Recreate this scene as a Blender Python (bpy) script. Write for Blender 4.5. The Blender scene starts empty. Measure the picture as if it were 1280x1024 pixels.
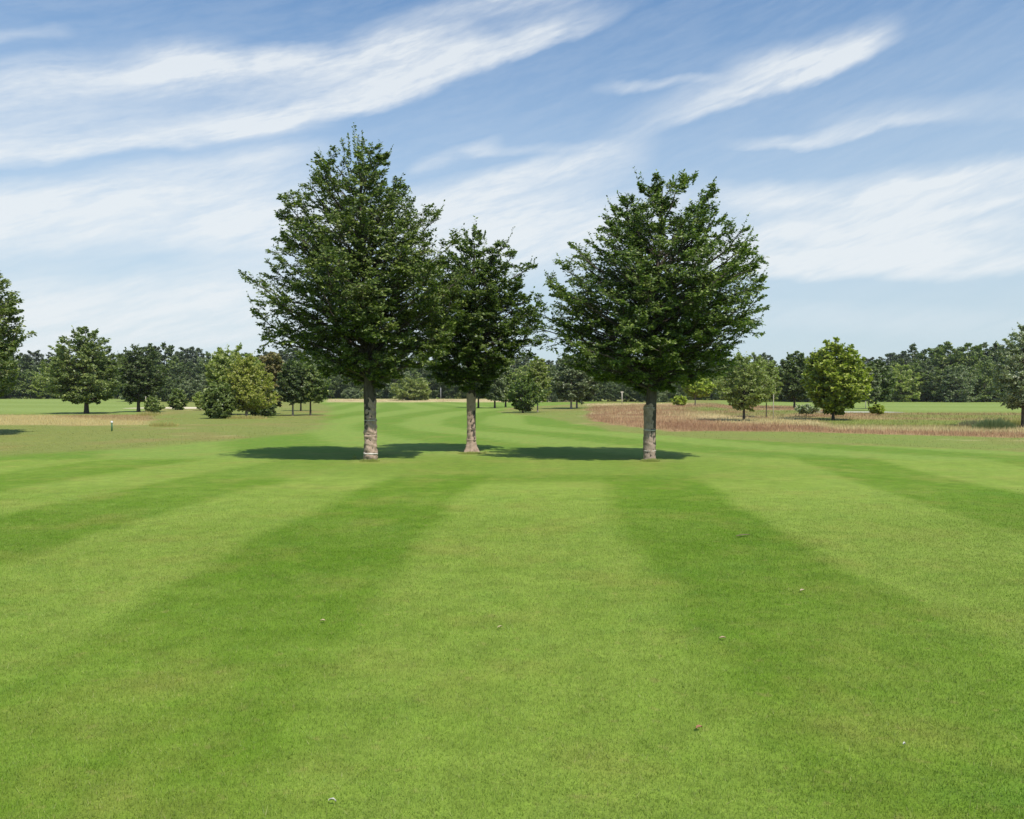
import bpy, math, random
import numpy as np
C = bpy.context.scene
COL = C.collection
R = math.radians

# ------------------------------------------------------------------ camera
F = 1005.0          # focal length of the lens in pixels of a 1280 px wide frame
EYE = 1.65
HZ = 492.0
cd = bpy.data.cameras.new('camera'); cam = bpy.data.objects.new('camera', cd); COL.objects.link(cam)
cd.sensor_width = 36; cd.lens = F / 1280 * 36
cd.clip_start = 0.05; cd.clip_end = 8000
cam.location = (0, 0, EYE)
cam.rotation_euler = (R(90) - math.atan((512 - HZ) / F), 0, 0)
C.camera = cam

# ------------------------------------------------------------------ light
SUN_EL, SUN_AZ = R(55), R(150)            # azimuth from +Y towards +X
C.view_settings.view_transform = 'Standard'; C.view_settings.look = 'None'
C.view_settings.exposure = 0.25; C.view_settings.gamma = 1
C.view_settings.use_curve_mapping = False
sd = bpy.data.lights.new('sun', 'SUN'); sd.energy = 4.6; sd.angle = R(0.53); sd.color = (1, .95, .86)
sun = bpy.data.objects.new('sun', sd); COL.objects.link(sun)
sun.rotation_euler = (R(90) - SUN_EL, 0, math.pi - SUN_AZ)
sun.location = (20, -20, 40)

# ------------------------------------------------------------------ node helpers
class NT:
    def __init__(s, tree): s.t = tree; s.n = tree.nodes; s.l = tree.links
    def put(s, sock, v):
        if isinstance(v, bpy.types.NodeSocket): s.l.new(v, sock)
        elif v is not None:
            if sock.type == 'RGBA' and not hasattr(v, '__len__'): v = (v, v, v, 1)
            elif sock.type == 'RGBA' and len(v) == 3: v = (*v, 1)
            sock.default_value = v
    def m(s, op, a, b=None, c=None, clamp=False):
        n = s.n.new('ShaderNodeMath'); n.operation = op; n.use_clamp = clamp
        for i, v in enumerate((a, b, c)):
            if v is not None: s.put(n.inputs[i], v)
        return n.outputs[0]
    def vm(s, op, a, b=None, scale=None, out=0):
        n = s.n.new('ShaderNodeVectorMath'); n.operation = op
        s.put(n.inputs[0], a)
        if b is not None: s.put(n.inputs[1], b)
        if scale is not None: s.put(n.inputs['Scale'], scale)
        return n.outputs[out]
    def mr(s, v, a, b, c=0.0, d=1.0, smooth=False):
        n = s.n.new('ShaderNodeMapRange')
        n.interpolation_type = 'SMOOTHSTEP' if smooth else 'LINEAR'
        for i, x in enumerate((v, a, b, c, d)): s.put(n.inputs[i], x)
        return n.outputs[0]
    def mix(s, f, a, b, blend='MIX'):
        n = s.n.new('ShaderNodeMix'); n.data_type = 'RGBA'; n.blend_type = blend
        s.put(n.inputs[0], f); s.put(n.inputs[6], a); s.put(n.inputs[7], b)
        return n.outputs[2]
    def noise(s, vec, scale, detail=3, rough=.5, dist=0.0, out=0):
        n = s.n.new('ShaderNodeTexNoise')
        s.put(n.inputs['Vector'], vec); n.inputs['Scale'].default_value = scale
        n.inputs['Detail'].default_value = detail; n.inputs['Roughness'].default_value = rough
        n.inputs['Distortion'].default_value = dist
        return n.outputs[out]
    def comb(s, x, y, z=0.0):
        n = s.n.new('ShaderNodeCombineXYZ')
        for i, v in enumerate((x, y, z)): s.put(n.inputs[i], v)
        return n.outputs[0]
    def sep(s, v):
        n = s.n.new('ShaderNodeSeparateXYZ'); s.put(n.inputs[0], v); return n.outputs
    def attr(s, name):
        n = s.n.new('ShaderNodeAttribute'); n.attribute_name = name; return n

def srgb(r, g, b):
    f = lambda c: (c/255/12.92) if c <= 10 else ((c/255+.055)/1.055)**2.4
    return (f(r), f(g), f(b))

# ------------------------------------------------------------------ sky: Nishita sky with cirrus
def build_world():
    w = bpy.data.worlds.new('World'); C.world = w; w.use_nodes = True
    t = w.node_tree; t.nodes.clear(); N = NT(t)
    out = t.nodes.new('ShaderNodeOutputWorld'); bg = t.nodes.new('ShaderNodeBackground')
    t.links.new(bg.outputs[0], out.inputs[0]); bg.inputs['Strength'].default_value = .1
    sky = t.nodes.new('ShaderNodeTexSky'); sky.sky_type = 'NISHITA'; sky.sun_disc = False
    sky.sun_elevation = SUN_EL; sky.sun_rotation = SUN_AZ
    sky.air_density = 1.0; sky.dust_density = .6; sky.ozone_density = 2.2; sky.altitude = 50
    tc = t.nodes.new('ShaderNodeTexCoord')
    d = N.sep(tc.outputs['Generated'])
    az = N.m('MULTIPLY', N.m('ARCTAN2', d[0], d[1]), 180/math.pi)
    el = N.m('MULTIPLY', N.m('ARCSINE', d[2]), 180/math.pi)
    P0 = N.comb(az, el)
    # warp: slow waves and fine feathering
    ca, sa = math.cos(R(17)), math.sin(R(17))
    u = N.m('ADD', N.m('MULTIPLY', az, ca), N.m('MULTIPLY', el, sa))
    v = N.m('SUBTRACT', N.m('MULTIPLY', el, ca), N.m('MULTIPLY', az, sa))
    w1 = N.noise(P0, .09, 2, .5, out=1)
    w2 = N.noise(N.comb(N.m('MULTIPLY', u, .35), v), .5, 4, .6, out=1)
    wv = N.vm('ADD', N.vm('SCALE', N.vm('SUBTRACT', w1, (.5, .5, .5)), scale=2.4),
              N.vm('SCALE', N.vm('SUBTRACT', w2, (.5, .5, .5)), scale=1.4))
    P = N.vm('ADD', P0, wv)
    ps = N.sep(P)
    def ang(px, py):
        x, z = (px-640)/F, (HZ-py)/F
        return math.degrees(math.atan(x)), math.degrees(math.atan(z/math.sqrt(1+x*x)))
    def streak(a, b, up, down, s, e0=.15, e1=.25):
        """a soft band from a to b; up / down: widths in degrees over and under its axis"""
        ax, ay = ang(*a); bx, by = ang(*b); L = math.hypot(bx-ax, by-ay)
        dx, dy = (bx-ax)/L, (by-ay)/L
        X = N.m('SUBTRACT', ps[0], ax); Y = N.m('SUBTRACT', ps[1], ay)
        tt = N.m('MULTIPLY_ADD', X, dx/L, N.m('MULTIPLY', Y, dy/L))
        ss = N.m('MULTIPLY_ADD', X, -dy, N.m('MULTIPLY', Y, dx))
        ends = N.m('MULTIPLY', N.mr(tt, -e0*.3, e0, smooth=True), N.mr(tt, 1+e1*.3, 1-e1, smooth=True))
        cr = N.m('MULTIPLY', N.mr(ss, up, 0.0, smooth=True), N.mr(ss, -down, 0.0, smooth=True))
        return N.m('MULTIPLY', N.m('MULTIPLY', ends, cr), s)
    S = [((930, 300), (1500, 215), 2.2, 1.0, .7), ((1060, 250), (1290, 205), .7, .5, .6), ((420, 60), (760, -20), 1.6, 1.2, .55), ((-100, 60), (120, 40), .8, .8, .35), ((560, 190), (790, 178), .7, .5, .35),
         # start, end, width above, width below, strength
        ((-250, 215), (420, 158), 3.2, .8, .85), ((250, 178), (790, 10), 2.6, .9, .95),
        ((-250, 150), (330, 68), 2.6, 3.2, .75), ((150, 90), (620, 52), 1.8, 3.2, .8), ((300, 75), (560, 50), 1.2, 2., .5),
        ((-200, 280), (430, 188), 1.8, 2.4, .75), ((-300, 290), (460, 250), 3.2, 3.2, .9), ((-300, 380), (440, 365), 3.4, 4.6, .95), ((200, 300), (760, 250), 3, 4, .7),
        ((740, 178), (1135, 42), 2.6, .9, 1.1, .75, .3), ((880, 92), (1130, 42), 2.0, 1.4, .6, .4, .3),
        ((725, 114), (915, 94), .55, .6, .5, .35, .4),
        ((880, 190), (1210, 148), 1.0, .5, .65, .4, .4), ((1000, 160), (1400, 120), 1.8, 1.4, .32),
        ((860, 262), (1500, 190), 1.9, 1.4, .85), ((820, 335), (1300, 285), 4.4, 2.2, 1.0), ((900, 345), (1500, 318), 2.6, .8, .85),
        ((480, 262), (820, 172), 1.6, 3.2, .8), ((480, 330), (900, 260), 4.2, 4.5, .9), ((-300, 440), (700, 420), 3, 3, .6),
        ((600, 5), (680, -10), .9, .9, .6), ((500, 215), (640, 170), .8, .9, .4),
        ((1200, 285), (1500, 262), 1.0, 1.0, .5), ((880, 395), (1500, 400), 1.8, 1.8, .28),
    ]
    acc = None
    for q in S:
        r = streak(*q); acc = r if acc is None else N.m('MAXIMUM', N.m('ADD', N.m('MULTIPLY', acc, .82), N.m('MULTIPLY', r, .82)), N.m('MAXIMUM', acc, r))
    fib = N.noise(N.comb(N.m('MULTIPLY', N.m('ADD', u, N.sep(wv)[0]), .13), N.m('ADD', v, N.m('MULTIPLY', N.sep(wv)[1], .6))), .95, 6, .62)
    fib2 = N.noise(N.comb(N.m('MULTIPLY', N.m('ADD', u, N.sep(wv)[1]), .22), N.m('ADD', v, N.sep(wv)[0])), 3.0, 5, .65)
    f = N.m('ADD', N.m('MULTIPLY', fib, 1.1), N.m('MULTIPLY', fib2, .45))
    m = N.m('MULTIPLY', acc, N.mr(f, .34, .95, .22, 1.30))
    m = N.mr(m, .03, 1.05, 0, .84, smooth=False)
    thin = N.m('MULTIPLY', N.mr(f, .5, 1.05, 0, .11, smooth=True), N.mr(el, 4, 22, .6, 1.0))
    m = N.m('MAXIMUM', m, thin)
    # cloud away from the pictured part of the sky, all round the compass
    other = N.m('MULTIPLY', N.mr(N.noise(N.comb(N.m('MULTIPLY', u, .25), v), .12, 5, .6), .5, .75, 0, .7), N.mr(N.m('ABSOLUTE', az), 42, 60))
    m = N.m('MAXIMUM', m, other)
    skyc = N.mix(1.0, sky.outputs[0], (.56, 1.04, 1.32), 'MULTIPLY')
    lum = N.mix(.0, skyc, skyc)
    veil = N.mr(el, 0, 33, .88, .05, smooth=True)
    milky = tuple(k*.84 for k in srgb(207, 220, 227))
    c1 = N.mix(veil, lum, tuple(10*k for k in milky))
    cl = tuple(k*.90 for k in srgb(231, 236, 239))
    c2 = N.mix(m, c1, tuple(10*k for k in cl))
    t.links.new(c2, bg.inputs['Color'])
build_world()

# ------------------------------------------------------------------ small helpers
def tag(o, label=None, cat=None, group=None, kind=None):
    for k, v in (('label', label), ('category', cat), ('group', group), ('kind', kind)):
        if v: o[k] = v
    return o
def empty(name, loc, rz=0):
    o = bpy.data.objects.new(name, None); COL.objects.link(o); o.location = loc; o.rotation_euler.z = rz
    o.empty_display_size = .3
    return o
def mesh_np(name, V, faces, nper, mat, parent=None, attrs=None, smooth=False, face_tot=None):
    """V (n,3); faces: flat loop vertex indices; nper: verts per face (int) or face_tot array"""
    me = bpy.data.meshes.new(name); V = np.ascontiguousarray(V, dtype=np.float32)
    faces = np.ascontiguousarray(faces, dtype=np.int32).ravel()
    tot = np.full(len(faces)//nper, nper, dtype=np.int32) if face_tot is None else np.asarray(face_tot, dtype=np.int32)
    me.vertices.add(len(V)); me.vertices.foreach_set('co', V.ravel())
    me.loops.add(len(faces)); me.loops.foreach_set('vertex_index', faces)
    me.polygons.add(len(tot)); st = np.concatenate(([0], np.cumsum(tot)[:-1])).astype(np.int32)
    me.polygons.foreach_set('loop_start', st); me.polygons.foreach_set('loop_total', tot)
    if smooth: me.polygons.foreach_set('use_smooth', np.ones(len(tot), dtype=bool))
    me.update(calc_edges=True); me.validate()
    for k, a in (attrs or {}).items():
        a = np.asarray(a, dtype=np.float32)
        if a.ndim == 1:
            at = me.attributes.new(k, 'FLOAT', 'POINT'); at.data.foreach_set('value', a)
        else:
            at = me.attributes.new(k, 'FLOAT_COLOR', 'POINT')
            b = np.ones((len(a), 4), np.float32); b[:, :3] = a; at.data.foreach_set('color', b.ravel())
    if mat: me.materials.append(mat)
    o = bpy.data.objects.new(name, me); COL.objects.link(o)
    if parent: o.parent = parent
    return o

def vnoise(x, y, s, seed=0):
    """value noise in 0..1"""
    x = np.asarray(x)/s + 1000; y = np.asarray(y)/s + 1000
    xi, yi = np.floor(x).astype(np.int64), np.floor(y).astype(np.int64); fx, fy = x-xi, y-yi
    fx = fx*fx*(3-2*fx); fy = fy*fy*(3-2*fy)
    def h(a, b):
        n = (a*374761393 + b*668265263 + seed*982451653) & 0x7fffffff
        n = ((n ^ (n >> 13))*1274126177) & 0x7fffffff
        return ((n ^ (n >> 16)) & 0xffff)/65535.0
    return (h(xi, yi)*(1-fx)+h(xi+1, yi)*fx)*(1-fy)+(h(xi, yi+1)*(1-fx)+h(xi+1, yi+1)*fx)*fy
def fbm(x, y, s, seed=0):
    return .55*vnoise(x, y, s, seed)+.28*vnoise(x, y, s*.47, seed+7)+.17*vnoise(x, y, s*.22, seed+13)
def sst(v, a, b):
    t = np.clip((v-a)/(b-a), 0, 1); return t*t*(3-2*t)

# ------------------------------------------------------------------ ground
def height(x, y):
    x = np.asarray(x, float); y = np.asarray(y, float); q = x/np.maximum(y, 1)
    h = .16*sst(q, .08, .16)*sst(y, 38, 60)*(1-sst(y, 110, 135))
    h = h + .42*sst(y, 135, 175)*(1-.75*sst(q, .1, .25))
    h = h + .05*(fbm(x, y, 18, 3)-.5)*sst(y, 24, 50)
    return h
L_ = srgb(149, 171, 75); D_ = srgb(110, 144, 38)
ROUGH = srgb(143, 150, 80); BROWNR = srgb(160, 142, 92)
TAN = srgb(216, 196, 148); RED = srgb(166, 128, 97); FIELD = srgb(136, 162, 76); GREENY = srgb(128, 146, 62)
def mixc(a, b, w): return a*(1-w[..., None]) + np.asarray(b)*w[..., None]
def zones(x, y):
    """colour and weight over the striped near lawn; also how tall the unmown grass stands"""
    q = x/np.maximum(y, 1e-3)
    n1 = fbm(x, y, 6, 21); n2 = fbm(x, y, 2.2, 22); n3 = fbm(x, y, 14, 23); n4 = fbm(x, y*.6, 1.0, 29)
    ce = np.interp(y, [15, 17.8, 22, 26, 33, 36, 42.5, 55, 70, 90, 120, 160], [14, 11.3, 8, 5.7, 3, .6, -1.7, -1.7, .4, 3.5, -2, -14])
    fl = sst(x, -22, 6)
    s2 = x - ce*fl - (1-fl)*np.interp(y, [20, 45, 90, 160], [3, -1, -6, -20])*.6 + 1.2*(n3-.5)
    wd = 2.5
    st = np.sin(s2/wd*math.pi)
    st = sst(st, -.25, .25)
    fade = .6*(1-.3*sst(y, 60, 120))
    col = mixc(np.zeros(x.shape+(3,))+np.array(srgb(110, 145, 45)), srgb(148, 171, 82), .5+(st-.5)*fade)
    w = sst(y + .35*np.abs(x-3) *0 + 1.2*(n1-.5), 19.6, 20.8)
    # right of the tree row the near stripes run on a little further round
    # belt under the trees
    belt = np.exp(-(((x+.2)/6.2)**2)**2)*sst(y+1.4*(n2-.5), 15.3, 16.6)*(1-sst(y, 20.5, 21.8))
    col = mixc(col, srgb(132, 156, 62), belt*.9); w = np.maximum(w, belt*.85)
    for tx, ty in ((-3.47, 19.7), (-1.14, 22.4), (3.39, 19.8)):
        wr = np.exp(-(((x-tx-.1)**2+(y-ty+.15)**2)/.55**2))*.7
        col = mixc(col, srgb(176, 164, 104), wr); w = np.maximum(w, wr)
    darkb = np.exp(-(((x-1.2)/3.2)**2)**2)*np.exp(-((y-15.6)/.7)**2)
    # rough to the left and right of the far fairway
    bR = np.interp(y, [20, 22.7, 29.6, 34, 41, 55, 70, 95, 112, 150], [18, 14.5, 6.6, 4.6, 4, 2.2, -1.4, 0, 6, 16])
    bL = np.interp(y, [17, 21, 26, 34.5, 50, 72, 100, 150, 200], [-16, -13, -10, -8.3, -11, -16, -22, -36, -50])
    rg = sst(x-bR + 1.0*(n2-.5), -.15, .25)*sst(y, 20, 24)
    rl = sst(bL-x + 1.6*(n2-.5), -.3, 1.2)*sst(y, 15, 24)
    rr = np.maximum(rg, rl*.95)
    rc = mixc(np.zeros(x.shape+(3,))+np.array(ROUGH), BROWNR, sst(n1*.6+n2*.4, .5, .72)*.8)
    rc = mixc(rc, FIELD, sst(n3, .52, .75)*.5)
    rc = mixc(rc, TAN, sst(n4*.6+n1*.4, .66, .78)*.5)
    col = mixc(col, rc, rr); w = np.maximum(w, rr)
    # bright fields
    fr = sst(q, .24, .28)*sst(y, 62, 68); flf = sst(-q, .44, .47)*sst(y, 62, 66)
    fs = sst(np.sin((x*.35+y*.9)/4.2+n3), -.4, .4)
    fc = mixc(np.zeros(x.shape+(3,))+np.array(srgb(143, 162, 84)), srgb(156, 174, 98), fs*.6)
    col = mixc(col, fc, np.maximum(fr, flf))
    tall = np.zeros_like(x)
    # heath on the right
    nb = np.interp(x, [4.6, 5.2, 7, 12, 19, 45, 90], [52, 43, 34.8, 34.5, 29.8, 24, 22])
    fb = np.interp(q, [.09, .25, .27, .36, .40, .9], [127, 124, 99, 95, 61, 58])
    he = sst(q+.02*(n1-.5), .088, .1)*sst(y-nb+1.6*(n2-.5), -.3, .5)*(1-sst(y-fb, -2, 1))
    k = (y-nb)/(fb-nb)
    hc = mixc(np.zeros(x.shape+(3,))+np.array(RED), srgb(182, 148, 112), sst(n2, .32, .6))
    k = k+.06*(n1-.5)+.05*(n2-.5); lobe = 1-sst(q, .2, .25)
    bnd = lambda c, h: np.exp(-((k-c)/h)**4)
    pt = sst(n4*.5+fbm(x, y*1.6, 5, 31)*.5, .50, .62)*sst(k, .12, .22)
    hc = mixc(hc, TAN, pt*(.35*lobe+.30*(1-lobe)))
    hc = mixc(hc, srgb(222, 204, 156), lobe*(bnd(.30, .05)*sst(n2, .4, .55)*.8+sst(k, .68, .85)*sst(n1, .3, .5)*.9))
    hc = mixc(hc, TAN, (1-lobe)*bnd(.24, .09)*sst(n1*.5+n2*.5, .32, .48)*.95)
    gr = (1-lobe)*np.maximum(bnd(.50, .15), .8*sst(q, .42, .5)*bnd(.8, .12))*sst(n1*.6+n2*.4, .30, .44)
    hc = mixc(hc, GREENY, gr*.9)
    hc = mixc(hc, srgb(146, 150, 88), sst(fbm(x, y*2, 7, 57), .52, .66)*.4*sst(k, .1, .25))
    col = mixc(col, hc, he); w = np.maximum(w, he); tall = np.maximum(tall, he*(1-.6*gr))
    # tan strip on the left
    ta = sst(-q+.03*(n1-.5), .44, .455)*sst(y+2*(n2-.5), 41, 43)*(1-sst(y, 61, 63))
    tc_ = mixc(np.zeros(x.shape+(3,))+np.array(srgb(206, 182, 128)), RED, sst(y+9*(n1-.5)+12*sst(-q, .60, .47), 58, 66)*.8)
    col = mixc(col, tc_, ta*.75); w = np.maximum(w, ta); tall = np.maximum(tall, ta*.45)
    # dry bank in front of the far wood
    ba = sst(-q, -.1, -.08)*(1-sst(-q, .225, .235))*sst(y+8*(n1-.5), 143, 148)*(1-sst(y, 176, 180))
    col = mixc(col, mixc(np.zeros(x.shape+(3,))+np.array(srgb(214, 196, 150)), RED, sst(n2, .55, .7)*.4), ba); tall = np.maximum(tall, ba*.6)
    w = np.maximum(w, sst(y, 60, 62))
    return col, w, tall, darkb
def turf_nodes(N, use_zone):
    """the mown turf: curved mowing stripes and mottling, from the position on the ground"""
    geo = N.n.new('ShaderNodeNewGeometry'); P = geo.outputs['Position']; p = N.sep(P)
    dy = N.m('MAXIMUM', N.m('SUBTRACT', p[1], 6.0), 0.0)
    warp = N.m('MULTIPLY', N.m('MULTIPLY', dy, dy), 1/170)
    wob = N.m('MULTIPLY', N.m('SUBTRACT', N.noise(P, .28, 2), .5), .7)
    wob2 = N.m('MULTIPLY', N.m('SUBTRACT', N.noise(P, 2.2, 3), .5), .22)
    s = N.m('ADD', N.m('SUBTRACT', p[0], warp), N.m('ADD', wob, wob2))
    cr = N.n.new('ShaderNodeValToRGB'); e = cr.color_ramp
    edges = [-16.2, -13.6, -11.3, -9.0, -7.0, -4.9, -2.95, -1.1, 1.25, 3.13, 6.0, 8.0, 10.6, 13.4, 16.4]
    s01 = N.mr(s, -20, 20)
    stops = []; v = 0.0 
    dark_first = [i for i in range(len(edges))]
    # between -1.1 and 1.25 light (1), the neighbours alternate
    val = 1.0 if (edges.index(-1.1) % 2 == 1) else 0.0
    stops.append((0.0, val))
    for x in edges:
        w_ = .09 if abs(x) < 4 else .13
        stops.append(((x-w_+20)/40, val)); val = 1-val; stops.append(((x+w_+20)/40, val))
    amp = lambda pos: 1.0
    while len(e.elements) < len(stops): e.elements.new(.5)
    for el_, (a, b) in zip(e.elements, stops): pass
    for i, (a, b) in enumerate(stops):
        e.elements[i].position = a
    for i, (a, b) in enumerate(stops):
        e.elements[i].color = (b, b, b, 1)
    st = cr.outputs[0]; N.put(cr.inputs[0], s01)
    # stripes are worn and vague here and there
    vague = N.m('MULTIPLY', N.mr(N.noise(P, .35, 3), .35, .65, .6, 1.0), N.mr(p[1], 2.6, 8.0, .42, .95))
    st = N.m('ADD', N.m('MULTIPLY', N.m('SUBTRACT', st, .5), N.m('MULTIPLY', vague, N.mr(p[0], -14, -2, .55, 1.0))), .5)
    st = N.m('ADD', st, N.m('MULTIPLY', N.m('SUBTRACT', N.noise(P, .55, 3), .5), .95))
    st = N.m('ADD', st, N.m('MULTIPLY', N.m('SUBTRACT', N.noise(P, 2.6, 4, .6), .5), .75), clamp=True)
    col = N.mix(st, D_, L_)
    if use_zone:
        z = N.attr('zone'); wz = N.attr('zone_weight')
        col = N.mix(wz.outputs['Fac'], col, z.outputs['Color'])
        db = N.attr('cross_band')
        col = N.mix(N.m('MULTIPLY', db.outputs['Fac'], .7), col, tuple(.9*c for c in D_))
    # yellowish, olive and blue-green patches
    a = N.mr(N.noise(P, .8, 4, .6), .5, .72)
    col = N.mix(N.m('MULTIPLY', a, .45), col, srgb(164, 160, 84))
    b = N.mr(N.noise(N.vm('ADD', P, (40, 13, 5)), 1.3, 4, .6), .55, .75)
    col = N.mix(N.m('MULTIPLY', b, .26), col, srgb(104, 150, 62))
    c = N.mr(N.noise(N.vm('ADD', P, (4, 93, 5)), 9.0, 3, .6), .60, .74)
    col = N.mix(N.m('MULTIPLY', c, .35), col, srgb(176, 160, 104))
    col = N.mix(1.0, col, N.mr(N.noise(P, 3.4, 5, .75), .3, .7, .82, 1.18), 'MULTIPLY')
    g = N.mr(N.noise(P, 24, 4, .65), .3, .7, .87, 1.13)
    col = N.mix(1.0, col, g, 'MULTIPLY')
    return col, P, p

def ground_material():
    m = bpy.data.materials.new('turf_ground'); m.use_nodes = True; t = m.node_tree; N = NT(t)
    bs = t.nodes['Principled BSDF']; bs.inputs['Roughness'].default_value = .9
    bs.inputs['Specular IOR Level'].default_value = .12
    col, P, p = turf_nodes(N, True)
    fine = N.mr(N.noise(P, 130, 3, .7), .3, .7, .74, 1.24)
    col = N.mix(1.0, col, fine, 'MULTIPLY')
    col = N.mix(1.0, col, (GAIN*.97, GAIN*.97, GAIN*.89), 'MULTIPLY')
    N.put(bs.inputs['Base Color'], col)
    bump = t.nodes.new('ShaderNodeBump'); bump.inputs['Strength'].default_value = .5; bump.inputs['Distance'].default_value = .02
    hh = N.m('ADD', N.noise(P, 60, 4, .7), N.m('MULTIPLY', N.noise(P, 9, 3), 1.2))
    N.put(bump.inputs['Height'], hh); N.put(bs.inputs['Normal'], bump.outputs[0])
    return m
GAIN = .70
def build_ground():
    xs = np.concatenate([-np.geomspace(3000, 70, 34), np.arange(-69.5, 70, .5), np.geomspace(70, 3000, 34)])
    ys = np.concatenate([-np.geomspace(1000, 2, 14), np.arange(0, 14, 1.0), np.arange(14, 62, .4), np.arange(62, 130, .9), np.arange(130, 205, 1.6), np.geomspace(206, 4000, 26)])
    X, Y = np.meshgrid(xs, ys); nx, ny = len(xs), len(ys)
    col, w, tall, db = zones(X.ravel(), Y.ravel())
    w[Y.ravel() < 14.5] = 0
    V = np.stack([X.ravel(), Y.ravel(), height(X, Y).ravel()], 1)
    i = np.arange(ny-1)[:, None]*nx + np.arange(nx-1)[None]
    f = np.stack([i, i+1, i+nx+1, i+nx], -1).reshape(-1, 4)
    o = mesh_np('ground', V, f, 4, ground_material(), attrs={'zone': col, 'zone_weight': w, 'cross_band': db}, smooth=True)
    tag(o, 'striped mown fairway turf with rough and dry heath running back to the wood', 'ground', kind='structure')
build_ground()

# ------------------------------------------------------------------ grass blades
def blade_mat(name, mode):
    m = bpy.data.materials.new(name); m.use_nodes = True; t = m.node_tree; N = NT(t)
    bs = t.nodes['Principled BSDF']; bs.inputs['Roughness'].default_value = .55
    bs.inputs['Specular IOR Level'].default_value = .35
    ti = N.attr('tint').outputs['Fac']
    if mode == 'turf':
        col, P, p = turf_nodes(N, False)
        col = N.mix(1.0, col, (GAIN*1.12, GAIN*1.13, GAIN*1.03), 'MULTIPLY')
        col = N.mix(N.mr(ti, .9, 1.0, 0, .6), col, srgb(190, 184, 120))
        col = N.mix(N.mr(ti, .14, 0, 0, .55), col, srgb(70, 112, 40))
    else:
        col = N.mix(1.0, N.attr('zone').outputs['Color'], (.92,)*3, 'MULTIPLY')
    col = N.mix(1.0, col, N.mr(N.m('FRACT', N.m('MULTIPLY', ti, 7.31)), 0, 1, .85, 1.15), 'MULTIPLY')
    N.put(bs.inputs['Base Color'], col)
    tr = t.nodes.new('ShaderNodeBsdfTranslucent'); N.put(tr.inputs[0], col)
    mx = t.nodes.new('ShaderNodeMixShader'); mx.inputs[0].default_value = .3
    t.links.new(bs.outputs[0], mx.inputs[1]); t.links.new(tr.outputs[0], mx.inputs[2])
    t.links.new(mx.outputs[0], t.nodes['Material Output'].inputs[0])
    return m
def blades(x, y, z, hgt, wid, lean, rng, seg2=False):
    n = len(x); a = rng.uniform(0, 2*math.pi, n)
    dx, dy = np.cos(a), np.sin(a); la = rng.uniform(0, 2*math.pi, n); lm = np.abs(rng.normal(0, lean, n))*hgt
    b0 = np.stack([x-dx*wid/2, y-dy*wid/2, z], 1); b1 = np.stack([x+dx*wid/2, y+dy*wid/2, z], 1)
    tp = np.stack([x+np.cos(la)*lm, y+np.sin(la)*lm, z+hgt], 1)
    V = np.stack([b0, b1, tp], 1).reshape(-1, 3)
    return V, np.arange(3*n)
def build_lawn():
    rng = np.random.default_rng(5)
    n = 900000
    y = 2.4 + 11.5*rng.random(n)**1.15
    x = (rng.random(n)*2-1)*(.66*y+1.3)
    keep = rng.random(n) < np.clip((1.3*2.5+2.6)/(0.0+1.3*2.5+2.6)*1.0, 0, 1)*(1-sst(y, 8, 14)*.9)
    # even density near, thinning out with distance
    x, y = x[keep], y[keep]; n = len(x)
    h = rng.uniform(.009, .019, n); w = .0016+.00028*y
    V, f = blades(x, y, np.zeros(n), h, w, .55, rng)
    m = 14000; y2 = 2.4+7*rng.random(m)**1.3; x2 = (rng.random(m)*2-1)*(.66*y2+1.3)
    V2, f2 = blades(x2, y2, np.zeros(m), rng.uniform(.018, .032, m), np.full(m, .0032), .7, rng)
    V = np.concatenate([V, V2]); f = np.arange(len(V)); ext = rng.random(m)*.35+.68
    o = mesh_np('lawn_grass', V, f, 3, blade_mat('mown_blades', 'turf'), attrs={'tint': np.repeat(np.concatenate([rng.random(n), np.minimum(ext, .99)]), 3)})
    tag(o, 'short mown grass of the near fairway with light and dark mowing stripes', 'grass', kind='stuff')
build_lawn()
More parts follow.
